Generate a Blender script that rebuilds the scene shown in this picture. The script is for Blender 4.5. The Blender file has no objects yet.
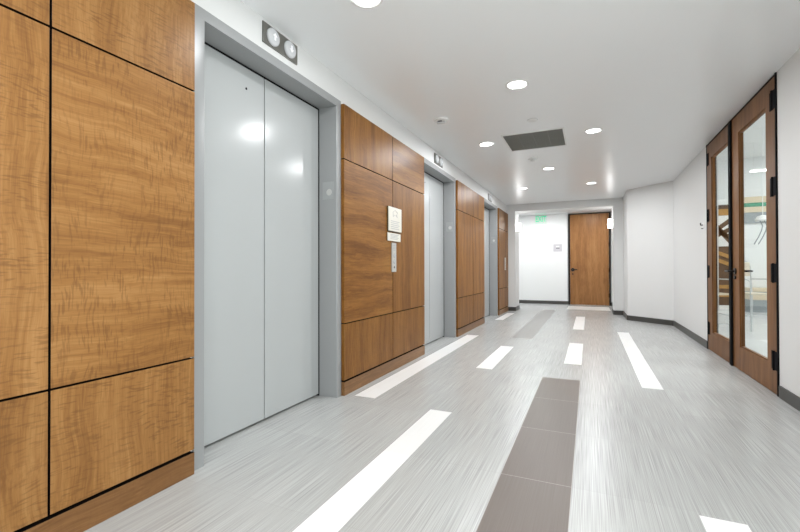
import bpy, bmesh, math, random
from mathutils import Vector, Matrix
random.seed(7)
S = bpy.context.scene
C = S.collection
PI = math.pi
H = 2.765            # corridor ceiling height

# ------------------------------------------------------------------ materials
def new_mat(name):
    m = bpy.data.materials.new(name); m.use_nodes = True
    nt = m.node_tree
    return m, nt, nt.nodes['Principled BSDF']

def N(nt, kind, **kw):
    n = nt.nodes.new(kind)
    for k, v in kw.items():
        if k in n.inputs: n.inputs[k].default_value = v
        else: setattr(n, k, v)
    return n

def plain(name, col, rough=.5, metal=0., spec=.5, bump=0., bscale=60, var=0.):
    m, nt, b = new_mat(name)
    b.inputs['Base Color'].default_value = (*col, 1)
    b.inputs['Roughness'].default_value = rough
    b.inputs['Metallic'].default_value = metal
    b.inputs['Specular IOR Level'].default_value = spec
    tc = N(nt, 'ShaderNodeTexCoord')
    if bump or var:
        no = N(nt, 'ShaderNodeTexNoise', Scale=bscale, Detail=4.)
        nt.links.new(tc.outputs['Object'], no.inputs['Vector'])
    if bump:
        bp = N(nt, 'ShaderNodeBump', Strength=bump, Distance=.002)
        nt.links.new(no.outputs['Fac'], bp.inputs['Height']); nt.links.new(bp.outputs['Normal'], b.inputs['Normal'])
    if var:
        r = N(nt, 'ShaderNodeValToRGB')
        r.color_ramp.elements[0].color = (*[c * (1 - var) for c in col], 1); r.color_ramp.elements[0].position = .3
        r.color_ramp.elements[1].color = (*[min(1, c * (1 + var)) for c in col], 1); r.color_ramp.elements[1].position = .7
        nt.links.new(no.outputs['Fac'], r.inputs['Fac']); nt.links.new(r.outputs['Color'], b.inputs['Base Color'])
    return m

def emit(name, col, strength):
    m, nt, b = new_mat(name)
    b.inputs['Base Color'].default_value = (.9, .9, .9, 1)
    b.inputs['Emission Color'].default_value = (*col, 1)
    b.inputs['Emission Strength'].default_value = strength
    return m

def veneer(name, axis, dark, mid, light, figure=1., rough=.36, scale=1., spec=.25):
    """figured veneer; axis = 'Z' vertical grain or 'Y' horizontal grain (object space)"""
    m, nt, b = new_mat(name)
    L = nt.links.new
    tc = N(nt, 'ShaderNodeTexCoord'); oi = N(nt, 'ShaderNodeObjectInfo')
    off = N(nt, 'ShaderNodeVectorMath', operation='SCALE'); off.inputs['Scale'].default_value = 37.
    cmb = N(nt, 'ShaderNodeCombineXYZ')
    for i in range(3): L(oi.outputs['Random'], cmb.inputs[i])
    L(cmb.outputs[0], off.inputs[0])
    add = N(nt, 'ShaderNodeVectorMath', operation='ADD')
    L(tc.outputs['Object'], add.inputs[0]); L(off.outputs[0], add.inputs[1])
    src = add.outputs[0]
    # gentle warp so that nothing runs dead straight
    wn = N(nt, 'ShaderNodeTexNoise', Scale=2.2 * scale, Detail=2.)
    L(src, wn.inputs['Vector'])
    ws = N(nt, 'ShaderNodeVectorMath', operation='SCALE'); ws.inputs['Scale'].default_value = .09
    L(wn.outputs['Color'], ws.inputs[0])
    wa = N(nt, 'ShaderNodeVectorMath', operation='ADD'); L(src, wa.inputs[0]); L(ws.outputs[0], wa.inputs[1])
    src = wa.outputs[0]
    def noise(across, along, detail, rough_=.5, dist=0.):
        mp = N(nt, 'ShaderNodeMapping')
        mp.inputs['Scale'].default_value = (across, across, along) if axis == 'Z' else (across, along, across)
        L(src, mp.inputs['Vector'])
        n = N(nt, 'ShaderNodeTexNoise', Scale=scale, Detail=detail, Roughness=rough_, Distortion=dist)
        L(mp.outputs[0], n.inputs['Vector']); return n.outputs['Fac']
    broad = noise(9, .7, 3., .55, .4)
    fine = noise(70, 1.6, 3., .6)
    pore = noise(260, 7, 2.)
    def mix(a, bb, f):
        n = N(nt, 'ShaderNodeMix'); n.data_type = 'FLOAT'; n.inputs[0].default_value = f
        L(a, n.inputs[2]); L(bb, n.inputs[3]); return n.outputs[0]
    g = mix(mix(broad, fine, .42), pore, .2)
    rp = N(nt, 'ShaderNodeValToRGB'); cr = rp.color_ramp
    cr.elements[0].position = .37; cr.elements[0].color = (*dark, 1)
    cr.elements[1].position = .63; cr.elements[1].color = (*light, 1)
    e = cr.elements.new(.5); e.color = (*mid, 1)
    L(g, rp.inputs['Fac'])
    # fiddleback figure: short dark ripples across the grain, in patches
    rip = noise(17, 115, 1., .5, .2)
    rr = N(nt, 'ShaderNodeMapRange'); rr.inputs[1].default_value = .52; rr.inputs[2].default_value = .64
    L(rip, rr.inputs[0])
    patch = noise(4.5, 5, 2.)
    pr = N(nt, 'ShaderNodeMapRange'); pr.inputs[1].default_value = .25; pr.inputs[2].default_value = .58
    L(patch, pr.inputs[0])
    mu = N(nt, 'ShaderNodeMath', operation='MULTIPLY'); L(rr.outputs[0], mu.inputs[0]); L(pr.outputs[0], mu.inputs[1])
    mu2 = N(nt, 'ShaderNodeMath', operation='MULTIPLY'); L(mu.outputs[0], mu2.inputs[0]); mu2.inputs[1].default_value = .46 * figure
    mc = N(nt, 'ShaderNodeMix'); mc.data_type = 'RGBA'
    L(mu2.outputs[0], mc.inputs[0]); L(rp.outputs['Color'], mc.inputs[6])
    mc.inputs[7].default_value = (*[c * .62 for c in dark], 1)
    # leaf-to-leaf variation
    hv = N(nt, 'ShaderNodeHueSaturation')
    vr = N(nt, 'ShaderNodeMapRange'); vr.inputs[3].default_value = .92; vr.inputs[4].default_value = 1.08
    L(oi.outputs['Random'], vr.inputs[0]); L(vr.outputs[0], hv.inputs['Value']); L(mc.outputs[2], hv.inputs['Color'])
    L(hv.outputs[0], b.inputs['Base Color'])
    b.inputs['Roughness'].default_value = rough
    b.inputs['Specular IOR Level'].default_value = spec
    bp = N(nt, 'ShaderNodeBump', Strength=.06, Distance=.001); L(pore, bp.inputs['Height']); L(bp.outputs[0], b.inputs['Normal'])
    return m

def floor_mat(name, lo, hi, seam, seam_amt, rough, streak=1., spec=.5):
    m, nt, b = new_mat(name); L = nt.links.new
    tc = N(nt, 'ShaderNodeTexCoord')
    def noise(sx, sy, det):
        mp = N(nt, 'ShaderNodeMapping'); mp.inputs['Scale'].default_value = (sx, sy, 1)
        L(tc.outputs['Object'], mp.inputs['Vector'])
        n = N(nt, 'ShaderNodeTexNoise', Scale=1., Detail=det, Roughness=.6); L(mp.outputs[0], n.inputs['Vector']); return n.outputs['Fac']
    a, c, d = noise(300, 2., 1.), noise(90, 1., 1.), noise(1.4, 1.1, 2.)
    def mix(p, q, f):
        n = N(nt, 'ShaderNodeMix'); n.data_type = 'FLOAT'; n.inputs[0].default_value = f
        L(p, n.inputs[2]); L(q, n.inputs[3]); return n.outputs[0]
    g = mix(mix(a, c, .14), d, .10)
    rp = N(nt, 'ShaderNodeValToRGB'); cr = rp.color_ramp
    w = .19
    cr.elements[0].position = .5 - w; cr.elements[0].color = (*lo, 1)
    cr.elements[1].position = .5 + w; cr.elements[1].color = (*hi, 1)
    L(g, rp.inputs['Fac'])
    # plank joints: 0.73 m long, 0.35 m wide
    mp = N(nt, 'ShaderNodeMapping'); mp.inputs['Rotation'].default_value = (0, 0, PI / 2)
    mp.inputs['Location'].default_value = (.078, .435, 0)
    # rotated: u = -y ... so planks run along the corridor
    L(tc.outputs['Object'], mp.inputs['Vector'])
    br = N(nt, 'ShaderNodeTexBrick'); br.offset = 0. ; br.squash = 1.
    br.inputs['Scale'].default_value = 1.; br.inputs['Mortar Size'].default_value = .0022
    br.inputs['Mortar Smooth'].default_value = .2
    br.inputs['Brick Width'].default_value = .73; br.inputs['Row Height'].default_value = .35
    L(mp.outputs[0], br.inputs['Vector'])
    mc = N(nt, 'ShaderNodeMix'); mc.data_type = 'RGBA'
    sm = N(nt, 'ShaderNodeMath', operation='MULTIPLY'); L(br.outputs['Fac'], sm.inputs[0]); sm.inputs[1].default_value = seam_amt
    L(sm.outputs[0], mc.inputs[0])
    br.inputs['Color1'].default_value = (.94, .94, .94, 1); br.inputs['Color2'].default_value = (1, 1, 1, 1); br.inputs['Mortar'].default_value = (1, 1, 1, 1)
    tv = N(nt, 'ShaderNodeMix'); tv.data_type = 'RGBA'; tv.blend_type = 'MULTIPLY'; tv.inputs[0].default_value = 1.
    L(rp.outputs[0], tv.inputs[6]); L(br.outputs['Color'], tv.inputs[7]); L(tv.outputs[2], mc.inputs[6]); mc.inputs[7].default_value = (*seam, 1)
    L(mc.outputs[2], b.inputs['Base Color'])
    b.inputs['Roughness'].default_value = rough
    b.inputs['Specular IOR Level'].default_value = spec
    return m

def glass_mat(name, tint=(.96, .985, .98)):
    m = bpy.data.materials.new(name); m.use_nodes = True; nt = m.node_tree; nt.nodes.clear()
    out = N(nt, 'ShaderNodeOutputMaterial'); t = N(nt, 'ShaderNodeBsdfTransparent'); t.inputs[0].default_value = (*tint, 1)
    g = N(nt, 'ShaderNodeBsdfGlossy'); g.inputs['Roughness'].default_value = .01
    lw = N(nt, 'ShaderNodeLayerWeight'); lw.inputs['Blend'].default_value = .5
    pw = N(nt, 'ShaderNodeMath', operation='POWER'); pw.inputs[1].default_value = 5.
    nt.links.new(lw.outputs['Facing'], pw.inputs[0])
    f = N(nt, 'ShaderNodeMapRange'); f.inputs[3].default_value = .02; f.inputs[4].default_value = .30
    nt.links.new(pw.outputs[0], f.inputs[0])
    mx = N(nt, 'ShaderNodeMixShader'); L = nt.links.new
    L(f.outputs[0], mx.inputs[0]); L(t.outputs[0], mx.inputs[1]); L(g.outputs[0], mx.inputs[2]); L(mx.outputs[0], out.inputs[0])
    return m

M = {}
M['wall'] = plain('white_wall_paint', (.73, .735, .73), .5, spec=.35, bump=.04, bscale=220)
M['ceil'] = plain('ceiling_paint', (.90, .915, .925), .29, spec=.5)
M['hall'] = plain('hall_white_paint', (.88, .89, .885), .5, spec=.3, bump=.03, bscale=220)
M['base'] = plain('dark_grey_baseboard', (.055, .053, .048), .45)
VD, VM, VL = (.19, .082, .0225), (.28, .132, .039), (.365, .188, .066)
M['ven_v'] = veneer('figured_veneer_vertical', 'Z', VD, VM, VL)
M['ven_h'] = veneer('figured_veneer_horizontal', 'Y', VD, VM, VL)
PD, PM, PL = (.125, .047, .0092), (.212, .089, .0185), (.29, .136, .033)
M['ven_v2'] = veneer('plain_veneer_vertical', 'Z', PD, PM, PL, .25, .4, spec=.16)
M['ven_h2'] = veneer('plain_veneer_horizontal', 'Y', PD, PM, PL, .3, .4, spec=.16)
M['plinth'] = veneer('plinth_veneer', 'Y', (.14, .064, .022), (.20, .097, .036), (.28, .145, .06), .2)
M['door'] = veneer('door_veneer', 'Z', (.185, .078, .024), (.27, .122, .041), (.36, .175, .066), .1)
M['door_shaded'] = veneer('glazed_door_veneer_shaded', 'Z', (.115, .050, .018), (.165, .075, .028), (.225, .108, .043), .08, .45, spec=.15)  # same wood type as elsewhere, its colour darkened for standing in shade
M['gap'] = plain('black_backing', (.008, .006, .005), .9, spec=.05)
M['steel'] = plain('elevator_grey_enamel', (.43, .446, .448), .18, spec=.3)
M['frame'] = plain('elevator_frame_grey', (.295, .303, .305), .3, spec=.5)
M['frameplate'] = plain('floor_plate_grey', (.34, .35, .352), .3, spec=.5)
M['dark'] = plain('dark_bronze_metal', (.018, .016, .015), .35, .6)
M['black'] = plain('black_trim_and_gaps', (.008, .008, .009), .8, spec=.1)
M['plate'] = plain('brushed_nickel_plate', (.23, .225, .205), .35, .75)
M['satin'] = plain('satin_steel', (.62, .62, .60), .3, .7)
M['lens'] = plain('frosted_lens', (.60, .61, .63), .25)
M['arrow'] = plain('clear_arrow', (.98, .98, 1.), .15)
M['arrow_dk'] = plain('grey_arrow', (.42, .43, .47), .3)
M['sign'] = plain('cream_sign_plastic', (.72, .70, .63), .4)
M['signedge'] = plain('sign_dark_edge', (.09, .065, .03), .4, .3)
M['print'] = plain('grey_print', (.47, .47, .46), .6)
M['print_dk'] = plain('dark_print', (.08, .08, .09), .6)
M['lav'] = plain('pale_door_sign', (.56, .54, .57), .4)
M['white'] = plain('white_plastic', (.80, .80, .79), .4)
M['grille'] = plain('grey_grille_metal', (.21, .21, .19), .5, .4)
M['grille_dk'] = plain('dark_duct', (.05, .05, .046), .7)
M['glow'] = emit('downlight_lens', (1, .985, .96), 14)
M['sconce'] = emit('sconce_shade', (1, .99, .98), 30)
M['exit'] = emit('exit_green', (.10, .85, .42), .9)
M['exit'].node_tree.nodes['Principled BSDF'].inputs['Base Color'].default_value = (.03, .4, .2, 1)
M['exitglass'] = glass_mat('exit_clear_acrylic', (.93, 1, .96))
M['glass'] = glass_mat('door_glass')
M['fl'] = floor_mat('grey_streaked_plank', (.335, .338, .33), (.545, .553, .545), (.33, .33, .32), .35, .27)
M['fl_w'] = floor_mat('white_plank', (.86, .86, .85), (.92, .92, .91), (.7, .7, .7), .25, .3, .3)
M['fl_t'] = floor_mat('taupe_plank', (.122, .096, .080), (.144, .117, .099), (.42, .38, .36), .6, .4, .3, .35)
M['fl_g'] = floor_mat('mid_grey_plank', (.26, .255, .245), (.33, .325, .315), (.4, .4, .4), .4, .32, .3)
M['fl_p'] = floor_mat('pale_floor_band', (.66, .66, .64), (.76, .76, .74), (.5, .5, .5), .2, .3, .3)  # lighter floor band in the end hall
M['fl_room'] = floor_mat('pale_room_floor', (.60, .61, .62), (.74, .75, .76), (.5, .5, .5), .1, .25, .3)
M['tan'] = plain('tan_laminate', (.60, .42, .22), .45)
M['tan2'] = plain('pale_tan_laminate', (.72, .60, .42), .45)
M['greyb'] = plain('grey_band_paint', (.30, .33, .34), .5)
M['green'] = plain('green_band_paint', (.05, .30, .17), .5)
M['brown'] = plain('dark_brown_board', (.085, .045, .02), .5, var=.2, bscale=20)
M['ochre'] = plain('ochre_board', (.42, .22, .055), .5, var=.12, bscale=20)
M['tube'] = plain('pale_metal_tube', (.55, .57, .58), .3, .5)
M['beige'] = plain('beige_seat_shell', (.66, .58, .45), .5)

# ------------------------------------------------------------------ mesh helpers
def bx(bm, x0, x1, y0, y1, z0, z1, mi=0):
    g = bmesh.ops.create_cube(bm, size=1.)
    mtx = Matrix.Translation(((x0+x1)/2, (y0+y1)/2, (z0+z1)/2)) @ Matrix.Diagonal((abs(x1-x0), abs(y1-y0), abs(z1-z0), 1))
    bmesh.ops.transform(bm, matrix=mtx, verts=g['verts'])
    for f in {f for v in g['verts'] for f in v.link_faces}: f.material_index = mi
    return g['verts']

def cyl(bm, p0, p1, r0, r1=None, seg=24, cap=True):
    p0, p1 = Vector(p0), Vector(p1); d = p1 - p0
    g = bmesh.ops.create_cone(bm, cap_ends=cap, segments=seg, radius1=r0, radius2=r0 if r1 is None else r1, depth=d.length)
    q = Vector((0, 0, 1)).rotation_difference(d.normalized())
    bmesh.ops.transform(bm, matrix=Matrix.Translation((p0+p1)/2) @ q.to_matrix().to_4x4(), verts=g['verts'])
    return g['verts']

def tube(bm, pts, r, seg=14):
    seg = max(seg, 14)
    """swept round tube through points"""
    pts = [Vector(p) for p in pts]; rings = []
    up = Vector((0, 0, 1))
    prev = None
    for i, p in enumerate(pts):
        t = (pts[min(i+1, len(pts)-1)] - pts[max(i-1, 0)]).normalized()
        if prev is None:
            a = t.cross(up)
            if a.length < 1e-3: a = t.cross(Vector((1, 0, 0)))
            a.normalize()
        else:
            a = (prev - t * prev.dot(t)).normalized()
        prev = a; b_ = t.cross(a)
        rr = r[i] if isinstance(r, (list, tuple)) else r
        rings.append([bm.verts.new(p + (a * math.cos(2*PI*k/seg) + b_ * math.sin(2*PI*k/seg)) * rr) for k in range(seg)])
    for A, B in zip(rings, rings[1:]):
        for k in range(seg): bm.faces.new((A[k], A[(k+1) % seg], B[(k+1) % seg], B[k]))
    bm.faces.new(rings[0][::-1]); bm.faces.new(rings[-1])

def lathe(bm, prof, seg=40, axis='Z', center=(0, 0, 0)):
    rings = []
    for r, z in prof:
        ring = []
        for k in range(seg):
            a = 2*PI*k/seg
            v = Vector((r*math.cos(a), r*math.sin(a), z))
            if axis == 'X': v = Vector((v.z, v.x, v.y))
            if axis == 'Y': v = Vector((v.x, v.z, v.y))
            ring.append(bm.verts.new(v + Vector(center)))
        rings.append(ring)
    for A, B in zip(rings, rings[1:]):
        for k in range(seg): bm.faces.new((A[k], A[(k+1) % seg], B[(k+1) % seg], B[k]))
    bm.faces.new(rings[0][::-1]); bm.faces.new(rings[-1])

def prism(bm, pts, z0, z1):
    a = [bm.verts.new((x, y, z0)) for x, y in pts]; b_ = [bm.verts.new((x, y, z1)) for x, y in pts]
    n = len(pts)
    bm.faces.new(a[::-1]); bm.faces.new(b_)
    for i in range(n): bm.faces.new((a[i], a[(i+1) % n], b_[(i+1) % n], b_[i]))

BEVELLED = set()
def bevel(bm, w, seg=2):
    BEVELLED.add(id(bm))
    bmesh.ops.bevel(bm, geom=[e for e in bm.edges], offset=w, segments=seg, profile=.6, affect='EDGES', clamp_overlap=True)

def obj(name, bm, mat, parent=None, loc=(0, 0, 0), smooth=False):
    bmesh.ops.recalc_face_normals(bm, faces=bm.faces[:])
    key = id(bm)
    me = bpy.data.meshes.new(name); bm.to_mesh(me); bm.free()
    for m in (mat if isinstance(mat, (list, tuple)) else [mat]): me.materials.append(m)
    flat = key in BEVELLED; BEVELLED.discard(key)
    if smooth and not flat:
        me.polygons.foreach_set('use_smooth', [True] * len(me.polygons))
        try: me.set_sharp_from_angle(angle=math.radians(28))
        except Exception: pass
    o = bpy.data.objects.new(name, me); o.location = loc; C.objects.link(o)
    if parent: o.parent = parent
    return o

def box(name, mat, x0, x1, y0, y1, z0, z1, parent=None, bev=0., seg=2):
    """box object with its origin at the middle of its foot"""
    c = ((x0+x1)/2, (y0+y1)/2, z0)
    bm = bmesh.new(); bx(bm, x0-c[0], x1-c[0], y0-c[1], y1-c[1], 0, z1-z0)
    if bev: bevel(bm, bev, seg)
    return obj(name, bm, mat, parent, c, smooth=bool(bev))

def tag(o, label=None, cat=None, group=None, kind=None):
    for k, v in (('label', label), ('category', cat), ('group', group), ('kind', kind)):
        if v: o[k] = v
    return o

def thing(name, label, cat, loc=(0, 0, 0), group=None, kind=None):
    o = bpy.data.objects.new(name, None); o.empty_display_size = .1; o.location = loc; C.objects.link(o)
    return tag(o, label, cat, group, kind)

def copy_tree(o, parent=None):
    c = o.copy(); C.objects.link(c)
    if parent: c.parent = parent
    for ch in list(o.children): copy_tree(ch, c)
    return c

def struct(o, label, cat): return tag(o, label, cat, kind='structure')

def text_mesh(name, body, size, mat, parent, mtx, extrude=.001, align='CENTER'):
    cu = bpy.data.curves.new(name, 'FONT'); cu.body = body; cu.size = size; cu.extrude = extrude; cu.offset = size*.02
    cu.align_x = align; cu.align_y = 'CENTER'
    t = bpy.data.objects.new(name + '_tmp', cu); C.objects.link(t)
    dg = bpy.context.evaluated_depsgraph_get(); me = bpy.data.meshes.new_from_object(t.evaluated_get(dg))
    bpy.data.objects.remove(t); bpy.data.curves.remove(cu)
    me.materials.clear(); me.materials.append(mat)
    o = bpy.data.objects.new(name, me); C.objects.link(o); o.parent = parent; o.matrix_local = mtx
    return o

# ------------------------------------------------------------------ layout numbers
XP = -1.925          # front face of wood panelling
XF = -1.955          # front face of elevator frames
XW = -1.972          # white wall behind
XD = -2.135          # elevator door face
XR = 1.467           # right wall
OPEN = [(1.62, 3.10), (5.05, 6.52), (8.43, 9.91)]     # outer frame y ranges
ZF = 2.545           # top of frames
ZH = 2.482           # underside of frame head
YB = 11.17           # face of the end opening
YE = 13.80           # end wall

# ------------------------------------------------------------------ floor
whites = [(-1.13, -.957, .95, 3.08), (.435, .605, 4.42, 8.126), (-.272, -.085, 5.19, 6.67), (-1.145, -.968, 4.57, 6.02),
          (-1.85, -1.655, 3.15, 6.81), (-.277, -.09, 8.17, 10.4), (-1.85, -1.68, 9.05, 10.56), (.437, .608, 1.0, 2.24)]
rects = [(w, 1) for w in whites] + [((-.435, -.085, 1.0, 4.458), 2), ((-1.135, -.81, 6.78, 11.85), 3), ((-.56, .50, 12.15, 13.2), 4)]
xs = sorted({-3.6, -2.2, 1.53} | {v for r, _ in rects for v in r[:2]})
ys_ = sorted({-4.0, 14.0} | {v for r, _ in rects for v in r[2:]})
bm = bmesh.new(); vs = {}
def V(x, y):
    if (x, y) not in vs: vs[(x, y)] = bm.verts.new((x, y, 0))
    return vs[(x, y)]
for i in range(len(xs)-1):
    for j in range(len(ys_)-1):
        f = bm.faces.new((V(xs[i], ys_[j]), V(xs[i+1], ys_[j]), V(xs[i+1], ys_[j+1]), V(xs[i], ys_[j+1])))
        cx, cy = (xs[i]+xs[i+1])/2, (ys_[j]+ys_[j+1])/2
        for (a, b_, c_, d_), k in rects:
            if a < cx < b_ and c_ < cy < d_: f.material_index = k
fl = obj('floor', bm, [M['fl'], M['fl_w'], M['fl_t'], M['fl_g'], M['fl_p']])
struct(fl, 'grey streaked plank floor with white and taupe strips', 'floor')

# ------------------------------------------------------------------ ceiling
bm = bmesh.new()
prism(bm, [(-3.7, -4.1), (1.587, -4.1), (1.587, 9.49), (.86, 10.18), (.86, 11.9), (1.1, 11.9), (1.1, 14.0), (-3.7, 14.0)], H, H + .1)
struct(obj('ceiling', bm, M['ceil']), 'smooth white corridor ceiling with recessed lights', 'ceiling')

# ------------------------------------------------------------------ walls
bm = bmesh.new()
spans = [(-4.0, OPEN[0][0]+.03)] + [(OPEN[0][1]-.03, OPEN[1][0]+.03), (OPEN[1][1]-.03, OPEN[2][0]+.03), (OPEN[2][1]-.03, YB)]
for a, b_ in spans: bx(bm, XW-.25, XW, a, b_, 0, H)
for a, b_ in OPEN: bx(bm, XW-.25, XW, a+.03, b_-.03, ZF-.03, H)
struct(obj('wall_left', bm, M['wall']), 'white wall above the elevators and wood panelling', 'wall')

box_ = box('wall_back', M['wall'], -2.3, 1.7, -4.1, -4.0, 0, H); struct(box_, 'white wall closing the corridor behind the viewer', 'wall')
DR0, DR1 = 4.575, 6.905          # right hand doorway
WN = (-3.3, 1.8, .2, 2.62)          # unseen window added beside and behind the viewer for fill light
bm = bmesh.new(); bx(bm, XR, XR+.12, -4, WN[0], 0, H); bx(bm, XR, XR+.12, WN[1], DR0, 0, H); bx(bm, XR, XR+.12, WN[0], WN[1], 0, WN[2]); bx(bm, XR, XR+.12, WN[0], WN[1], WN[3], H)
bx(bm, XR, XR+.12, 2.9, DR0, H+.05, 3.95)
struct(obj('wall_right', bm, M['wall']), 'white wall to the right of the glazed doors', 'wall')
P0, P1 = Vector((.735, 10.13)), Vector((XR, 9.43))
bm = bmesh.new()
prism(bm, [(XR, DR1), (XR+.12, DR1), (XR+.12, 9.48), (XR, 9.43)], 0, H)
struct(obj('wall_right_far', bm, M['wall']), 'white wall between glazed doors and the angled wall', 'wall')
bm = bmesh.new()
prism(bm, [(P0.x, P0.y), (P1.x, P1.y), (P1.x+.12, P1.y+.05), (P0.x+.12, P0.y+.07), (P0.x+.12, 11.8), (P0.x, 11.8)], 0, H)
bevel_edges = [e for e in bm.edges if all((v.co.xy - P0).length < .001 for v in e.verts)]
bmesh.ops.bevel(bm, geom=bevel_edges, offset=.03, segments=4, profile=.5, affect='EDGES')
struct(obj('wall_angled', bm, M['wall'], smooth=True), 'white angled wall narrowing the corridor at right', 'wall')
t = thing('fill_window_1', 'wide unseen window added beside the viewer to let in fill light', 'window', (XR+.06, (WN[0]+WN[1])/2, WN[2]), kind='structure')
wh, wz = (WN[1]-WN[0])/2, WN[3]-WN[2]
bm = bmesh.new()
for a in ((-wh, -wh+.05, 0, wz), (wh-.05, wh, 0, wz), (-.025, .025, 0, wz), (-wh, wh, 0, .05), (-wh, wh, wz-.05, wz)): bx(bm, -.03, .03, *a)
obj('fill_window_frame', bm, M['frame'], t)
for s in (-1, 1):
    ya, yb = sorted((s*.025, s*(wh-.05)))
    bm = bmesh.new(); bx(bm, -.004, .004, ya, yb, .05, wz-.05); obj('pane', bm, M['glass'], t)
lp = bpy.data.lights.new('fill_window_portal', 'AREA'); lp.shape = 'RECTANGLE'; lp.size = wz; lp.size_y = WN[1]-WN[0]; lp.cycles.is_portal = True
po = bpy.data.objects.new('fill_window_portal', lp); C.objects.link(po); po.location = (XR+.11, (WN[0]+WN[1])/2, (WN[2]+WN[3])/2); po.rotation_euler = (0, PI/2, 0)
# opening to the end hall: two piers and a beam
PXL, PXR, YO = -1.75, .525, 11.8
bm = bmesh.new()
bx(bm, XW-.25, PXL, YB, YO, 0, H); bx(bm, PXR, P0.x, YB, YO, 0, H); bx(bm, PXL, PXR, YB, YO, 2.585, H)
struct(obj('wall_opening', bm, M['wall']), 'white cased opening with beam leading to the end hall', 'wall')
bm = bmesh.new()
bx(bm, -3.6, -.60, YE, YE+.12, 0, H); bx(bm, .60, 1.1, YE, YE+.12, 0, H); bx(bm, -.60, .60, YE+.06, YE+.12, 0, H)
struct(obj('wall_end', bm, M['hall']), 'bright white end wall beside the wooden door', 'wall')
bm = bmesh.new()
bx(bm, -3.7, -3.6, YO, YE, 0, H); bx(bm, -3.7, XW-.25, YO-.1, YO, 0, H)
struct(obj('wall_hall_left', bm, M['hall']), 'white left end of the cross hall', 'wall')
bm = bmesh.new(); bx(bm, 1.0, 1.1, YO, YE, 0, H); bx(bm, P0.x+.12, 1.1, YO-.05, YO, 0, H)
struct(obj('wall_hall_right', bm, M['hall']), 'white right end of the cross hall', 'wall')

# baseboards
BH, BT = .1, .014
def baseboard(name, pts, label):
    bm = bmesh.new()
    for (x0, y0), (x1, y1) in zip(pts, pts[1:]):
        a, b_ = Vector((x0, y0)), Vector((x1, y1)); d = (b_-a).normalized(); n = Vector((-d.y, d.x)) * BT
        a2, b2 = a - d * .004, b_ + d * .004
        prism(bm, [tuple(a2), tuple(b2), tuple(b2+n), tuple(a2+n)], 0, BH)
    struct(obj(name, bm, M['base']), label, 'baseboard')
baseboard('baseboard_right', [(XR, -4), (XR, DR0-.03)], 'dark grey baseboard right of the glazed doors')
baseboard('baseboard_angled', [(XR, DR1+.03), (XR, 9.43), (P0.x, 10.13), (P0.x, YB)], 'dark grey baseboard along the angled wall')
baseboard('baseboard_pier_right', [(P0.x-.001, YB), (PXR, YB), (PXR, YO)], 'dark grey baseboard round the right pier')
baseboard('baseboard_pier_left', [(PXL, YO), (PXL, YB), (XW, YB)], 'dark grey baseboard round the left pier')
baseboard('baseboard_end', [(-.575, YE), (-3.6, YE)], 'dark grey baseboard left of the end door')
baseboard('baseboard_end_right', [(1.0, YE), (.575, YE)], 'dark grey baseboard right of the end door')

# ------------------------------------------------------------------ wood panelling bays
ZB, ZL, ZU, ZT = .128, .6208, 2.045, 2.522
def bay(label, y0, y1, seams, styles):
    """styles: rows bottom/mid/top, each a string of V/H per column"""
    yc = (y0+y1)/2
    t = thing('wood_panelling', label, 'wall panelling', (XP, yc, 0), group='wood panelling beside the elevators')
    L_ = lambda y: y - yc
    bm = bmesh.new(); bx(bm, XW-XP+.001, -.03, L_(y0)+.004, L_(y1)-.004, 0, ZT-.004); obj('backing', bm, M['gap'], t)
    bm = bmesh.new(); bx(bm, -.034, .001, L_(y0), L_(y1), 0, ZB-.011); bevel(bm, .0015)
    for fc in bm.faces:
        if fc.normal.z > .9: fc.material_index = 1  # top face black to darken the gap above
    obj('plinth', bm, [M['plinth'], M['gap']], t, smooth=True)
    cuts = [y0] + seams + [y1]
    G = .0042
    for (za, zb), row in zip(((ZB, ZL), (ZL, ZU), (ZU, ZT)), styles):
        for i, (a, b_) in enumerate(zip(cuts, cuts[1:])):
            ya, yb = a + (G if i else 0), b_ - (G if i < len(cuts)-2 else 0)
            z0, z1 = za + G, zb - (G if zb < ZT else 0)
            bm = bmesh.new(); bx(bm, -.032, 0, ya-(a+b_)/2, yb-(a+b_)/2, 0, z1-z0); bevel(bm, .0018)
            for fc in bm.faces:            # reveals coloured black to darken the gaps, veneered outer ends
                n_ = fc.normal; cy_ = fc.calc_center_median().y + (a+b_)/2
                if abs(n_.z) > .9 and zb < ZT or n_.z < -.9 or abs(n_.y) > .9 and y0 + .02 < cy_ < y1 - .02: fc.material_index = 1
            obj('panel', bm, [M[{'V': 'ven_v', 'H': 'ven_h', 'v': 'ven_v2', 'h': 'ven_h2'}[row[i]]], M['gap']], t, (0, L_((a+b_)/2), z0), smooth=True)
    return t
bay('honey brown figured wood panelling nearest the camera, left of the first elevator', -.6, 1.597, [.936], ('VV', 'VH', 'VV'))
bay('brown wood panelling between first and second elevators, behind the cream signs', 3.102, 5.036, [4.086], ('vv', 'hv', 'vh'))
bay('narrow brown wood panelling between the second and third elevators', 6.54, 8.415, [7.51], ('vv', 'vv', 'vv'))
bay('farthest brown wood panelling beside the opening to the end hall', 9.93, 11.14, [10.70], ('vv', 'vv', 'vv'))

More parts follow.
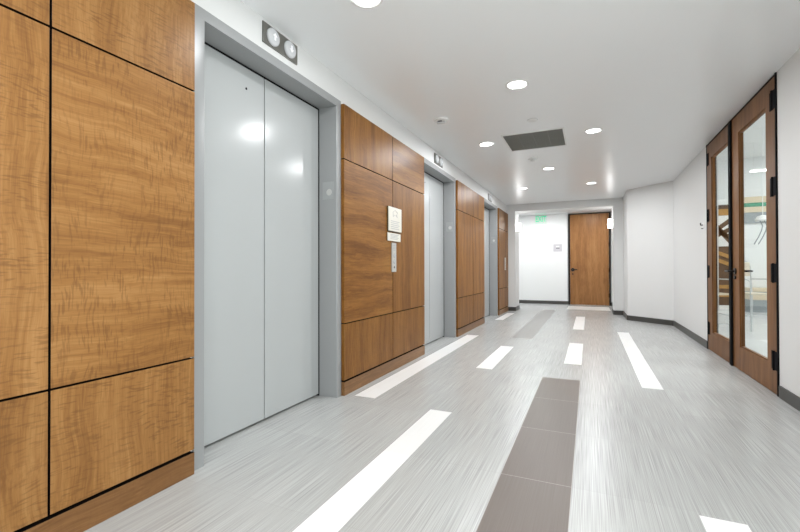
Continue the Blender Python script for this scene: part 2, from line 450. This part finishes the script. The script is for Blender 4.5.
# ------------------------------------------------------------------ elevators
def elevator(label, y0):
    W = 1.48
    t = thing('elevator_entrance', label, 'elevator door', (XF, y0 + W/2, 0), group='elevators along the left wall')
    h = W/2; jw = .07; D = XD - XF
    bm = bmesh.new()
    back = D - .04
    for s in (-1, 1):
        ya, yb = sorted((s*h, s*(h-jw)))
        vv = bx(bm, back, 0, ya, yb, 0, ZH)
    bx(bm, back, 0, -h, h, ZH, ZF)
    ed = [e for e in bm.edges if all(abs(v.co.x) < 1e-5 for v in e.verts) and abs((e.verts[0].co-e.verts[1].co).z) > 1 and abs(abs(e.verts[0].co.y)-(h-jw)) < 1e-4]
    bmesh.ops.bevel(bm, geom=ed, offset=.008, segments=3, profile=.5, affect='EDGES')
    obj('frame', bm, M['frame'], t, smooth=True)
    i0 = h - jw
    bm = bmesh.new(); bx(bm, D-.06, D-.045, -i0, i0, 0, ZH); obj('shaft_backing', bm, M['black'], t)
    g = .010
    for s in (-1, 1):
        ya, yb = sorted((s*.005, s*(i0-g)))
        bm = bmesh.new(); bx(bm, -.036, 0, ya-(ya+yb)/2, yb-(ya+yb)/2, .016, ZH-.012); bevel(bm, .002)
        d = obj('door_leaf', bm, M['steel'], t, (D, (ya+yb)/2, 0), smooth=True)
        if s < 0:
            bm = bmesh.new(); cyl(bm, (-.001, 0, 0), (.0012, 0, 0), .0085, seg=20); obj('keyhole', bm, M['black'], d, (0, .155, 2.328))
    bm = bmesh.new()
    for s in (-1, 1):
        ya, yb = sorted((s*i0, s*(i0-.010))); bx(bm, D-.04, D+.003, ya, yb, .0, ZH)
    bx(bm, D-.04, D+.003, -i0, i0, ZH-.012, ZH)
    obj('door_gap_strip', bm, M['black'], t)  # black strips painting in the dark gap round the leaves
    # floor-number plates on the reveals
    for s in (-1, 1):
        ya, yb = sorted((s*i0, s*(i0-.003)))
        bm = bmesh.new(); bx(bm, -.055, .055, ya, yb, -.075, .075)
        p = obj('floor_plate', bm, M['frameplate'], t, (-.085, 0, 1.765))
        bm = bmesh.new(); yy = s*(i0-.003)
        lathe(bm, [(.028, 0), (.028, .0012)], 24, 'Y', (.012, yy - (.0012 if s > 0 else 0), -.015))
        obj('braille_disc', bm, M['satin'], p)
    return t
elevator('grey elevator entrance nearest the camera, with a keyhole in its left leaf', OPEN[0][0])
elevator('middle grey elevator entrance between the two wood panelled bays', OPEN[1][0])
elevator('farthest grey elevator entrance, before the last wood panelling', OPEN[2][0])

# hall lanterns above the elevators
def lantern(label, yc, zc):
    t = thing('hall_lantern', label, 'elevator lantern', (XW, yc, zc), group='hall lanterns above the elevators')
    bm = bmesh.new(); bx(bm, 0, .01, -.18, .18, -.07, .07); bevel(bm, .002); obj('face_plate', bm, M['plate'], t, smooth=True)
    for s in (-1, 1):
        bm = bmesh.new(); lathe(bm, [(.058, 0), (.058, .012), (.050, .02), (.034, .023), (.0, .0235)][:-1], 36, 'X', (.009, 0, 0))
        l = obj('lens', bm, M['lens'], t, (0, s*.088, 0), smooth=True)
        bm = bmesh.new()
        sg = 1 if s < 0 else -1
        pts = [(-.008, -.024), (.008, -.024), (.008, .002), (.022, .002), (0, .026), (-.022, .002), (-.008, .002)]
        a = [bm.verts.new((.0315, y, sg*z)) for y, z in pts]; b_ = [bm.verts.new((.0345, y, sg*z)) for y, z in pts]
        bm.faces.new(a[::-1]); bm.faces.new(b_)
        for i in range(7): bm.faces.new((a[i], a[(i+1) % 7], b_[(i+1) % 7], b_[i]))
        obj('arrow', bm, M['arrow'], l)
    return t
lantern('metal hall lantern with two round lenses above the nearest elevator', 2.335, 2.672)
lantern('metal hall lantern with two round lenses above the middle elevator', 5.72, 2.648)
lantern('metal hall lantern with two round lenses above the farthest elevator', 9.15, 2.636)

# ------------------------------------------------------------------ call station signs
def wall_sign(name, label, cat, yc, zc, w, h_, thick=.012, edge=True):
    t = thing(name, label, cat, (XP+.001, yc, zc))
    if edge:
        bm = bmesh.new(); bx(bm, 0, thick, -w/2, w/2, -h_/2, h_/2); bevel(bm, .0015); obj('back_plate', bm, M['signedge'], t)
    return t
t = wall_sign('notice_sign', 'larger cream notice sign fixed above the others on wood panelling', 'sign', 4.105, 1.618, .33, .265)
bm = bmesh.new(); bx(bm, .012, .020, -.158, .165, -.122, .1325); bevel(bm, .001); obj('sign_face', bm, M['sign'], t)
bm = bmesh.new()
tube(bm, [(.0205, -.05, .03), (.0205, -.06, .08), (.0205, 0, .105), (.0205, .06, .08), (.0205, .03, .055), (.0205, .05, .03)], .003, 6)
bx(bm, .0195, .0208, -.035, .03, .045, .05)
obj('pictogram', bm, M['print'], t)
bm = bmesh.new()
for k in range(5): bx(bm, .0195, .0206, -.11, .11 - .03*(k % 2), -.02-.02*k, -.013-.02*k)
obj('printed_lines', bm, M['print'], t)
t = wall_sign('information_plaque', 'smaller cream plaque with grey print just under the large notice sign', 'sign', 4.095, 1.432, .325, .085, .008)
bm = bmesh.new(); bx(bm, .008, .014, -.1625, .1625, -.0425, .0425); bevel(bm, .001); obj('sign_face', bm, M['sign'], t)
bm = bmesh.new()
for k in range(4): bx(bm, .0135, .0146, -.10, .11 - .025*(k % 2), .022-.015*k, .029-.015*k)
obj('printed_lines', bm, M['print'], t)

def call_panel(label, yc, z0, z1):
    t = thing('call_button_panel', label, 'elevator call panel', (XP+.001, yc, z0), group='elevator call panels on the wood panelling')
    h_ = z1 - z0
    bm = bmesh.new(); bx(bm, 0, .012, -.055, .055, 0, h_); bevel(bm, .002); obj('face_plate', bm, M['satin'], t, smooth=True)
    for z in (.36, .56):
        bm = bmesh.new(); lathe(bm, [(.021, 0), (.021, .006), (.017, .009)], 24, 'X', (.011, 0, 0)); b1 = obj('call_button', bm, M['lens'], t, (0, 0, h_*z), smooth=True)
        bm = bmesh.new(); lathe(bm, [(.026, 0), (.026, .003)], 24, 'X', (.0105, 0, 0)); obj('button_ring', bm, M['print'], b1)
    bm = bmesh.new(); lathe(bm, [(.012, 0), (.012, .003)], 20, 'X', (.011, 0, 0)); obj('key_switch', bm, M['print_dk'], t, (0, 0, h_*.16))
    bm = bmesh.new()
    for k in range(4): bx(bm, .0115, .0126, -.03, .03, h_*.74+.016*k, h_*.74+.016*k+.006)
    obj('printed_lines', bm, M['print'], t)
call_panel('slim steel call button panel under the cream signs', 4.095, 1.06, 1.372)
call_panel('slim steel call button panel on the farthest wood panelling', 10.68, 1.06, 1.372)

# ------------------------------------------------------------------ ceiling fixtures
def downlight_proto():
    t = bpy.data.objects.new('downlight', None); t.empty_display_size = .1; C.objects.link(t)
    bm = bmesh.new()
    seg = 48; prof = [(.0815, 0), (.105, 0), (.104, -.004), (.088, -.007), (.0815, -.004)]
    rings = [[bm.verts.new((r*math.cos(2*PI*k/seg), r*math.sin(2*PI*k/seg), z)) for k in range(seg)] for r, z in prof]
    for A, B in zip(rings, rings[1:] + rings[:1]):
        for k in range(seg): bm.faces.new((A[k], A[(k+1) % seg], B[(k+1) % seg], B[k]))
    obj('trim_ring', bm, M['white'], t, smooth=True)
    bm = bmesh.new(); cyl(bm, (0, 0, 0), (0, 0, -.003), .082, seg=48); obj('lens', bm, M['glow'], t)
    return t
DL = [(-1.247, 2.27, 'round recessed downlight nearest the camera, cut by the top edge'),
      (-.59, 3.905, 'round recessed downlight in front of the small round sensor'),
      (-1.247, 5.60, 'round recessed downlight left of the dark ceiling grille'),
      (.055, 5.60, 'round recessed downlight right of the dark ceiling grille'),
      (-.612, 7.40, 'round recessed downlight just beyond the smoke detector'),
      (.048, 9.01, 'farthest round recessed downlight in the corridor, near the angled wall'),
      (-1.247, 9.0, 'round recessed downlight near the opening, above the farthest elevator side'), (-.6, .55, None), (-1.247, -1.0, None), (.05, -1.0, None), (-.6, -2.6, None)]  # unlabelled ones here are unseen; those behind the camera are added for fill
HL = [(-2.9, 12.8), (-1.35, 12.8), (.1, 12.8)]
lamp_d = bpy.data.lights.new('downlight_lamp', 'AREA'); lamp_d.shape = 'DISK'; lamp_d.size = .165; lamp_d.energy = 20; lamp_d.color = (.97, .985, 1)
lamp_f = lamp_d.copy(); lamp_f.name = 'far_downlight_lamp'; lamp_f.energy = 38
lamp_h = bpy.data.lights.new('hall_downlight_lamp', 'AREA'); lamp_h.shape = 'DISK'; lamp_h.size = .165; lamp_h.energy = 27; lamp_h.color = (.97, .985, 1)
proto = downlight_proto(); first = True
for x, y, lab in DL + [(a, b_, None) for a, b_ in HL]:
    o = proto if first else copy_tree(proto); first = False
    o.location = (x, y, H)
    hall = y > 12
    tag(o, lab or ('round recessed downlight in the end hall ceiling' if hall else 'unseen round recessed ceiling downlight, continuing the grid for fill light'), 'ceiling light', 'recessed ceiling downlights')
    l = bpy.data.objects.new('downlight_bulb', lamp_h if hall else lamp_f if y > 3 else lamp_d); C.objects.link(l); l.parent = o; l.location = (0, 0, -.006)

# return air grille
gx0, gx1, gy0, gy1 = -.985, -.283, 5.335, 6.066
t = thing('air_grille', 'dark grey square air return grille in the ceiling', 'ceiling vent', ((gx0+gx1)/2, (gy0+gy1)/2, H))
w, d = (gx1-gx0)/2, (gy1-gy0)/2
bm = bmesh.new()
for a in ((-w-.02, -w, -d-.02, d+.02), (w, w+.02, -d-.02, d+.02), (-w, w, -d-.02, -d), (-w, w, d, d+.02)): bx(bm, *a, -.01, 0)
obj('frame', bm, M['white'], t)
bm = bmesh.new(); bx(bm, -w, w, -d, d, -.002, 0); obj('duct_panel', bm, M['grille_dk'], t)
bm = bmesh.new()
for i in range(1, 48): bx(bm, -w, w, -d+2*d*i/48-.0035, -d+2*d*i/48+.0035, -.008, -.002)
for i in range(1, 4): bx(bm, -w+2*w*i/4-.003, -w+2*w*i/4+.003, -d, d, -.0085, -.002)
obj('louvre', bm, M['grille'], t)

t = thing('smoke_detector', 'white round smoke detector on the ceiling beyond the grille', 'smoke detector', (-.767, 6.62, H))
bm = bmesh.new(); lathe(bm, [(.075, 0), (.075, -.012), (.06, -.02), (.045, -.022)], 36); obj('base', bm, M['white'], t, smooth=True)
bm = bmesh.new(); lathe(bm, [(.043, -.022), (.046, -.034), (.038, -.048), (.02, -.052)], 36); obj('sensor_head', bm, M['white'], t, smooth=True)
bm = bmesh.new(); lathe(bm, [(.0445, -.027), (.0465, -.029), (.0445, -.031)], 36); obj('vent_slot', bm, M['print'], t)

t = thing('ceiling_sensor', 'small flat round white sensor on the ceiling before the grille', 'sensor', (-.574, 4.914, H))
bm = bmesh.new(); lathe(bm, [(.055, 0), (.055, -.006), (.045, -.012), (.02, -.013)], 36); obj('cover', bm, M['white'], t, smooth=True)
bm = bmesh.new(); lathe(bm, [(.058, 0), (.058, -.002)], 36); obj('rim', bm, M['print'], t)

t = thing('alarm_strobe', 'white ceiling alarm strobe near the middle elevator', 'fire alarm', (-1.50, 4.46, H))
bm = bmesh.new(); lathe(bm, [(.08, 0), (.08, -.02), (.072, -.028), (.04, -.03)], 36); obj('housing', bm, M['white'], t, smooth=True)
bm = bmesh.new(); bx(bm, -.05, .05, -.02, .03, -.045, -.028); bevel(bm, .008); obj('strobe_lens', bm, M['lens'], t, smooth=True)
bm = bmesh.new(); bx(bm, -.03, .02, -.045, -.022, -.036, -.028); bevel(bm, .003); obj('sensor_window', bm, M['print_dk'], t)

# ------------------------------------------------------------------ end hall
# wooden door
dx0, dx1, dz = -.535, .535, 2.735
t = thing('door_1', 'tall honey brown wooden door in the bright end wall', 'door', (0, YE, 0), kind='structure')
bm = bmesh.new()
for a, b_ in ((dx0-.04, dx0), (dx1, dx1+.04)): bx(bm, a, b_, -.02, .05, 0, H-.002)
bx(bm, dx0, dx1, -.02, .05, dz, H-.002)
obj('door_frame', bm, M['dark'], t)
bm = bmesh.new(); bx(bm, dx0+.004, dx1-.004, 0, .045, .008, dz-.004); bevel(bm, .002); leaf = obj('door_leaf', bm, M['door'], t, smooth=True)
def lever(parent, mat, loc, direction, out, k=1.):
    """rose + neck + lever; direction = unit vector of the lever arm, out = unit vector off the face"""
    D_, O_ = Vector(direction), Vector(out)
    bm = bmesh.new(); cyl(bm, Vector(), O_*.014, .036*k, .034*k, 28); r = obj('handle', bm, mat, parent, loc, smooth=True)
    bm = bmesh.new(); tube(bm, [O_*.01, O_*.045, O_*.058 + D_*.008, O_*.062 + D_*.03, O_*.062 + D_*.125], [r_*k for r_ in (.011, .011, .012, .011, .009)], 14)
    obj('lever', bm, mat, r, smooth=True)
    return r
h1 = lever(leaf, M['dark'], (-.455, -.001, 1.06), (1, 0, 0), (0, -1, 0), 1.5)
bm = bmesh.new(); cyl(bm, (0, 0, 0), (0, -.014, 0), .022, seg=24)
obj('lock_cylinder', bm, M['dark'], leaf, (-.455, 0, .93), smooth=True)
for z in (.3, 1.05, 1.8, 2.5):
    bm = bmesh.new(); cyl(bm, (0, -.012, -.06), (0, -.012, .06), .009, seg=14); obj('hinge', bm, M['dark'], t, (dx1+.002, -.005, z))

# door sign
t = thing('room_sign', 'small pale square sign on the end wall left of the door', 'sign', (-.885, YE, 1.735))
bm = bmesh.new(); bx(bm, -.125, .125, -.008, 0, -.115, .115); bevel(bm, .0015); obj('sign_face', bm, M['lav'], t)
bm = bmesh.new(); bx(bm, -.045, .055, -.0095, -.0075, -.022, .0); obj('printed_bar', bm, M['print_dk'], t)
bm = bmesh.new(); bx(bm, -.05, .05, -.009, -.0075, .02, .06); obj('faint_print', bm, M['white'], t)

# exit sign, edge lit acrylic hung from the hall ceiling
t = thing('exit_sign', 'green lit exit sign hanging just inside the end hall', 'exit sign', (-1.215, 12.2, H))
bm = bmesh.new(); bx(bm, -.16, .16, -.03, .03, -.03, 0); bevel(bm, .004); obj('housing', bm, M['white'], t, smooth=True)
pl = bmesh.new(); bx(pl, -.15, .15, -.004, .004, -.43, -.03); bevel(pl, .001); pane = obj('acrylic_panel', pl, M['exitglass'], t)
text_mesh('lettering', 'EXIT', .165, M['exit'], pane, Matrix.Translation((0, -.0062, -.305)) @ Matrix.Diagonal((.85, 1, 1.35, 1)) @ Matrix.Rotation(PI/2, 4, 'X'))

# sconces on the piers of the opening
def sconce(label, x, s):
    t = thing('wall_sconce', label, 'wall lamp', (x, 11.48, 2.07), group='white sconces in the opening')
    bm = bmesh.new(); bx(bm, 0, s*.012, -.07, .07, 0, .22); obj('back_plate', bm, M['satin'], t)
    bm = bmesh.new(); bx(bm, s*.012, s*.10, -.085, .085, .012, .23); bevel(bm, .008); obj('shade', bm, M['sconce'], t, smooth=True)
    bm = bmesh.new(); bx(bm, s*.012, s*.095, -.08, .08, 0, .012); obj('bottom_cap', bm, M['plate'], t)
sconce('white glowing box sconce on the left pier of the opening', PXL, 1)
sconce('white glowing box sconce on the right pier beside the wooden door', PXR, -1)

# ------------------------------------------------------------------ right hand glazed double door
t = thing('door_2', 'full height brown wooden double door with tall glass panes', 'double door', (XR, 5.79, 0), kind='structure')
YC = 5.79
bm = bmesh.new()
bx(bm, -.012, .10, DR0-YC, DR0+.018-YC, 0, H-.002); bx(bm, -.012, .10, DR1-.018-YC, DR1-YC, 0, H-.002); bx(bm, -.006, .10, DR0-YC, DR1-YC, H-.022, H-.002)
obj('door_frame', bm, M['black'], t)
ZTOP = H - .026
def leaf(y0, y1, gy0_, gy1_, gz0, gz1):
    """leaf from y0 to y1 with glass opening gy0..gy1"""
    yc = (y0+y1)/2
    bm = bmesh.new(); T0, T1 = -.008, .037
    bx(bm, T0, T1, y0-yc, gy0_-yc, .008, ZTOP); bx(bm, T0, T1, gy1_-yc, y1-yc, .008, ZTOP)
    bx(bm, T0, T1, gy0_-yc, gy1_-yc, .008, gz0); bx(bm, T0, T1, gy0_-yc, gy1_-yc, gz1, ZTOP)
    l = obj('door_leaf', bm, M['door_shaded'], t, (0, yc-YC, 0))
    # glazing bead
    bm = bmesh.new(); b = .014
    for a in ((gy0_, gy0_+b, gz0, gz1), (gy1_-b, gy1_, gz0, gz1)): bx(bm, .004, .03, a[0]-yc, a[1]-yc, a[2], a[3])
    for a in ((gz0, gz0+b), (gz1-b, gz1)): bx(bm, .004, .03, gy0_+b-yc, gy1_-b-yc, a[0], a[1])
    obj('glazing_bead', bm, M['door_shaded'], l)
    bm = bmesh.new(); bx(bm, .014, .020, gy0_+.006-yc, gy1_-.006-yc, gz0+.006, gz1-.006); obj('glass_pane', bm, M['glass'], l)
    return l, yc
ln, ync = leaf(DR0+.022, 5.786, 4.81, 5.57, .25, 2.545)
lf, yfc = leaf(5.796, DR1-.022, 5.93, 6.66, .25, 2.545)
bm = bmesh.new(); bx(bm, -.03, -.008, 5.786-ync, 5.855-ync, .008, ZTOP); bevel(bm, .002); obj('astragal', bm, M['black'], ln)
def hinge(l, y, z):
    bm = bmesh.new(); bx(bm, -.014, -.008, -.058, .058, -.08, .08); cyl(bm, (-.016, 0, -.085), (-.016, 0, .085), .009, seg=14)
    obj('hinge', bm, M['black'], l, (0, y, z))
for z in (2.548, 1.797, 1.049, .293):
    hinge(ln, DR0+.07-ync, z); hinge(lf, DR1-.07-yfc, z)
lever(ln, M['dark'], (-.008, 5.69-ync, 1.06), (0, 1, 0), (-1, 0, 0))
lever(ln, M['dark'], (.037, 5.69-ync, 1.06), (0, -1, 0), (1, 0, 0))
bm = bmesh.new(); cyl(bm, (0, 0, 0), (-.016, 0, 0), .02, seg=24); obj('lock_cylinder', bm, M['dark'], ln, (-.008, 5.69-ync, .99), smooth=True)

# small hardware on the wall left of the doors
t = thing('wall_bracket', 'small dark metal hook bracket on the wall left of the glazed doors', 'wall bracket', (XR, 7.10, 1.70))
bm = bmesh.new(); bx(bm, -.008, 0, -.03, .05, -.03, .03); bevel(bm, .002); obj('base_plate', bm, M['white'], t)
bm = bmesh.new(); tube(bm, [(-.006, .03, .0), (-.035, .02, .0), (-.045, -.01, .015), (-.046, -.035, .02)], .007, 8); obj('hook', bm, M['dark'], t)
bm = bmesh.new(); tube(bm, [(-.006, .02, -.05), (-.03, .02, -.05)], .006, 8); obj('pin', bm, M['dark'], t)

# ------------------------------------------------------------------ room seen through the glass
RX1, RY0, RY1, RH = 7.0, 3.0, 13.6, 3.95
rp = bmesh.new(); bmesh.ops.create_grid(rp, x_segments=1, y_segments=1, size=.5)
bmesh.ops.transform(rp, matrix=Matrix.Translation(((1.53+RX1)/2, (RY0+RY1)/2, 0)) @ Matrix.Diagonal((RX1-1.53, RY1-RY0, 1, 1)), verts=rp.verts)
struct(obj('floor_room', rp, M['fl_room']), 'pale floor of the room behind the glazed doors', 'floor')
bm = bmesh.new(); bx(bm, 1.1, RX1+.1, RY0-.1, RY1+.1, RH, RH+.1)
for k in range(8): bx(bm, 1.6, RX1, RY0+1.2*k+.6, RY0+1.2*k+.615, RH-.006, RH+.01)
struct(obj('ceiling_room', bm, M['hall']), 'white ceiling of the room behind the glazed doors', 'ceiling')
struct(box('wall_room_back', M['hall'], 1.1, RX1+.1, RY1, RY1+.1, 0, RH), 'white far wall of the room behind the glass', 'wall')
struct(box('wall_room_right', M['hall'], RX1, RX1+.1, RY0, RY1, 0, RH), 'white right wall of the room behind the glass', 'wall')
struct(box('wall_room_front', M['hall'], XR+.12, RX1, RY0-.1, RY0, 0, RH), 'white near wall of the room behind the glass', 'wall')
bm = bmesh.new(); bx(bm, XR, XR+.12, DR0, 9.43, H+.05, RH); bx(bm, 1.1, 1.2, 9.43, RY1, H+.05, RH); bx(bm, 1.1, 1.2, YO, RY1, 0, H); bx(bm, 1.1, XR+.12, 9.43, 9.5, H+.1, RH)
struct(obj('wall_room_left', bm, M['hall']), 'white wall over the glazed doors inside the room', 'wall')
# horizontal bands along the far wall
def zz(z): return 1.09 + (z-1.09) * RY1/10.8
for k, (nm, a, b_, m, lab) in enumerate((('wall_rail', 2.43, 2.55, 'tan2', 'upper pale tan rail along the far wall of the glass-fronted room'),
        ('wall_rail', 2.35, 2.425, 'green', 'green rail along the far wall of the glass-fronted room'),
        ('wall_rail', 2.235, 2.345, 'tan2', 'pale tan rail under the green one on the far wall'),
        ('wall_rail', 2.015, 2.23, 'greyb', 'broad grey rail lowest of the bands on the far wall'))):
    tag(box(nm, M[m], 3.55, 5.6, RY1-.05, RY1, zz(a), zz(b_)), lab, 'wall rail', 'coloured rails on the far wall')
t = thing('bench', 'long low tan and grey bench against the far wall behind glass', 'bench', (4.95, RY1-.25, 0))
bm = bmesh.new(); bx(bm, -1.3, 1.3, -.2, .2, 0, zz(.465)); obj('base', bm, M['greyb'], t)
bm = bmesh.new(); bx(bm, -1.3, 1.3, -.22, .2, zz(.465), zz(.566)); bevel(bm, .01); obj('lower_board', bm, M['tan2'], t)
bm = bmesh.new(); bx(bm, -1.3, 1.3, -.21, .2, zz(.566), zz(.628)); obj('middle_board', bm, M['greyb'], t)
bm = bmesh.new(); bx(bm, -1.3, 1.3, -.23, .2, zz(.628), zz(.70)); bevel(bm, .01); obj('seat_board', bm, M['tan2'], t)
# wooden lattice screen
YS = 11.0; sc_ = YS/10.8
def zs(z): return 1.09 + (z-1.09)*sc_
t = thing('lattice_screen', 'brown and ochre wooden lattice screen behind the left glass pane', 'screen', (2.42, YS, 0))
bm = bmesh.new(); bx(bm, -.45, -.36, -.03, .03, .0, zs(2.35)); bx(bm, .36, .45, -.03, .03, .0, zs(2.35)); bx(bm, -.45, .45, -.035, .035, zs(2.33), zs(2.42)); obj('frame', bm, M['brown'], t)
bm = bmesh.new(); bx(bm, -.36, .36, -.03, .03, zs(2.2), zs(2.33)); obj('top_board', bm, M['ochre'], t)
def slat(p, q, w_, m, name):
    a, b_ = Vector(p), Vector(q); d_ = (b_-a).normalized(); n_ = Vector((-d_.y, d_.x)) * w_/2
    bm = bmesh.new(); vs_ = []
    pts = [a-n_, b_-n_, b_+n_, a+n_]
    f0 = [bm.verts.new((p_.x, -.025, p_.y)) for p_ in pts]; f1 = [bm.verts.new((p_.x, .025, p_.y)) for p_ in pts]
    bm.faces.new(f0); bm.faces.new(f1[::-1])
    for i in range(4): bm.faces.new((f0[i], f0[(i+1) % 4], f1[(i+1) % 4], f1[i]))
    obj(name, bm, M[m], t)
for p, q in (((-.36, 2.2), (.3, 1.75)), ((-.3, 1.62), (.36, 2.15)), ((-.36, 1.95), (.1, 1.5)), ((-.1, 2.22), (.36, 1.6)), ((-.36, 1.55), (.36, 1.95))): slat(p, q, .085, 'brown', 'diagonal_slat')
bm = bmesh.new(); bx(bm, -.36, .36, 0, .025, zs(.32), zs(1.55)); obj('lower_panel', bm, M['brown'], t)
for z in (1.52, 1.36): slat((-.36, z+.12), (.36, z-.22), .075, 'ochre', 'ochre_slat')
for z in (.70, .52): slat((-.36, z), (.36, z), .075, 'ochre', 'ochre_slat')
t2 = tag(box('low_block', M['white'], 2.05, 2.68, 10.2, 10.6, 0, .30, bev=.01), 'low white block on the floor before the lattice screen', 'bench')

# metal chairs
def chair(label, x, y, rz):
    t = thing('counter_chair', label, 'chair', (x, y, 0), group='metal chairs behind the glass'); t.rotation_euler = (0, 0, rz)
    for sx in (-1, 1):
        bm = bmesh.new(); tube(bm, [(sx*.2, -.2, 0), (sx*.19, -.18, .45), (sx*.19, -.18, .86)], .011, 8); obj('leg', bm, M['tube'], t, smooth=True)
        bm = bmesh.new(); tube(bm, [(sx*.21, .22, 0), (sx*.19, .18, .45), (sx*.19, .19, .66), (sx*.19, .22, 1.12), (sx*.16, .23, 1.2), (sx*.08, .235, 1.23), (0, .236, 1.235)], .011, 8); obj('leg', bm, M['tube'], t, smooth=True)
        bm = bmesh.new(); tube(bm, [(sx*.19, -.18, .86), (sx*.2, -.1, .9), (sx*.2, .1, .9), (sx*.19, .2, .9)], .011, 8); obj('armrest', bm, M['tube'], t, smooth=True)
        bm = bmesh.new(); tube(bm, [(sx*.195, -.19, .28), (sx*.2, .2, .28)], .008, 8); obj('stretcher', bm, M['tube'], t)
    bm = bmesh.new(); bx(bm, -.2, .2, -.2, .2, .63, .66); bevel(bm, .012); obj('seat', bm, M['beige'], t, smooth=True)
    bm = bmesh.new(); bx(bm, -.17, .17, .2, .225, .95, 1.2); bevel(bm, .01); obj('backrest', bm, M['beige'], t, smooth=True)
chair('pale metal chair with a beige back behind the right glass pane', 2.62, 9.35, .5)
chair('pale metal chair beside the lattice screen behind the left glass pane', 1.98, 9.0, .3)

# pendant lamp with curved arms
t = thing('pendant_lamp', 'white pendant with two thin curved drops behind the right glass pane', 'pendant lamp', (3.22, 10.8, RH))
bm = bmesh.new(); tube(bm, [(0, 0, 0), (0, 0, 2.16-RH)], .006, 8); obj('rod', bm, M['white'], t)
bm = bmesh.new(); lathe(bm, [(.02, 2.17-RH), (.09, 2.15-RH), (.13, 2.08-RH), (.12, 2.05-RH), (.03, 2.06-RH)], 28); obj('shade', bm, M['white'], t, smooth=True)
for s in (-1, 1):
    dx = .035*s
    bm = bmesh.new(); tube(bm, [(dx-.01, 0, 2.06-RH), (dx+.03, 0, 1.95-RH), (dx+.01, 0, 1.85-RH), (dx-.04, 0, 1.72-RH), (dx-.11, 0, 1.58-RH)], .010, 8); obj('curved_drop', bm, M['greyb'], t, smooth=True)
# linear ceiling light
t = thing('linear_light', 'slim glowing bar light hanging in the room behind glass', 'ceiling light', (3.62, 12.0, RH))
bm = bmesh.new(); bx(bm, -.25, .25, -.04, .04, 3.31-RH, 3.35-RH); obj('housing', bm, M['white'], t)
bm = bmesh.new(); bx(bm, -.25, .25, -.045, .045, 3.29-RH, 3.31-RH); obj('diffuser', bm, M['sconce'], t)
for sx in (-.2, .2):
    bm = bmesh.new(); tube(bm, [(sx, 0, 0), (sx, 0, 3.35-RH)], .004, 6); obj('hanger', bm, M['white'], t)
ld = bpy.data.lights.new('room_fill_lamp', 'AREA'); ld.shape = 'SQUARE'; ld.size = .6; ld.energy = 120; ld.color = (1, 1, .99)  # lamps added so the room behind the glass is lit
for x, y in ((3.2, 5.5), (3.6, 9.0), (5.5, 7.5), (4.8, 11.5)):
    t = thing('fill_panel_light', 'square ceiling light panel added to light the room behind the glazed doors', 'ceiling light', (x, y, RH), group='added ceiling panels in the glass room')
    bm = bmesh.new(); bx(bm, -.31, .31, -.31, .31, -.012, 0); obj('frame', bm, M['white'], t)
    l = bpy.data.objects.new('fill_panel_bulb', ld); C.objects.link(l); l.parent = t; l.location = (0, 0, -.02)

# ------------------------------------------------------------------ world, camera, view
w = bpy.data.worlds.new('World'); S.world = w; w.use_nodes = True
w.node_tree.nodes['Background'].inputs[0].default_value = (1, 1, 1, 1); w.node_tree.nodes['Background'].inputs[1].default_value = 9.

yaw, pitch, roll, f = .4233, .0074, .0022, 420.
c, s = math.cos(yaw), math.sin(yaw)
R0, F0, Z0 = Vector((c, s, 0)), Vector((-s, c, 0)), Vector((0, 0, 1))
fw = F0*math.cos(pitch) + Z0*math.sin(pitch); up = -F0*math.sin(pitch) + Z0*math.cos(pitch)
ri = R0*math.cos(roll) - up*math.sin(roll); up2 = R0*math.sin(roll) + up*math.cos(roll)
cam = bpy.data.cameras.new('camera'); co = bpy.data.objects.new('camera', cam); C.objects.link(co)
cam.sensor_fit = 'HORIZONTAL'; cam.sensor_width = 36; cam.lens = f/800*36; cam.clip_start = .05; cam.clip_end = 100
mt = Matrix.Identity(4)
for i in range(3): mt[i][0], mt[i][1], mt[i][2] = ri[i], up2[i], -fw[i]
mt.translation = (0, 0, 1.09); co.matrix_world = mt
S.camera = co

S.view_settings.view_transform = 'Standard'; S.view_settings.look = 'None'; S.view_settings.gamma = 1
S.view_settings.use_curve_mapping = False; S.view_settings.exposure = -1.24
S.cycles.max_bounces = 12; S.cycles.diffuse_bounces = 7; S.cycles.glossy_bounces = 5; S.cycles.transparent_max_bounces = 12
S.cycles.use_denoising = True; S.cycles.sample_clamp_indirect = 6
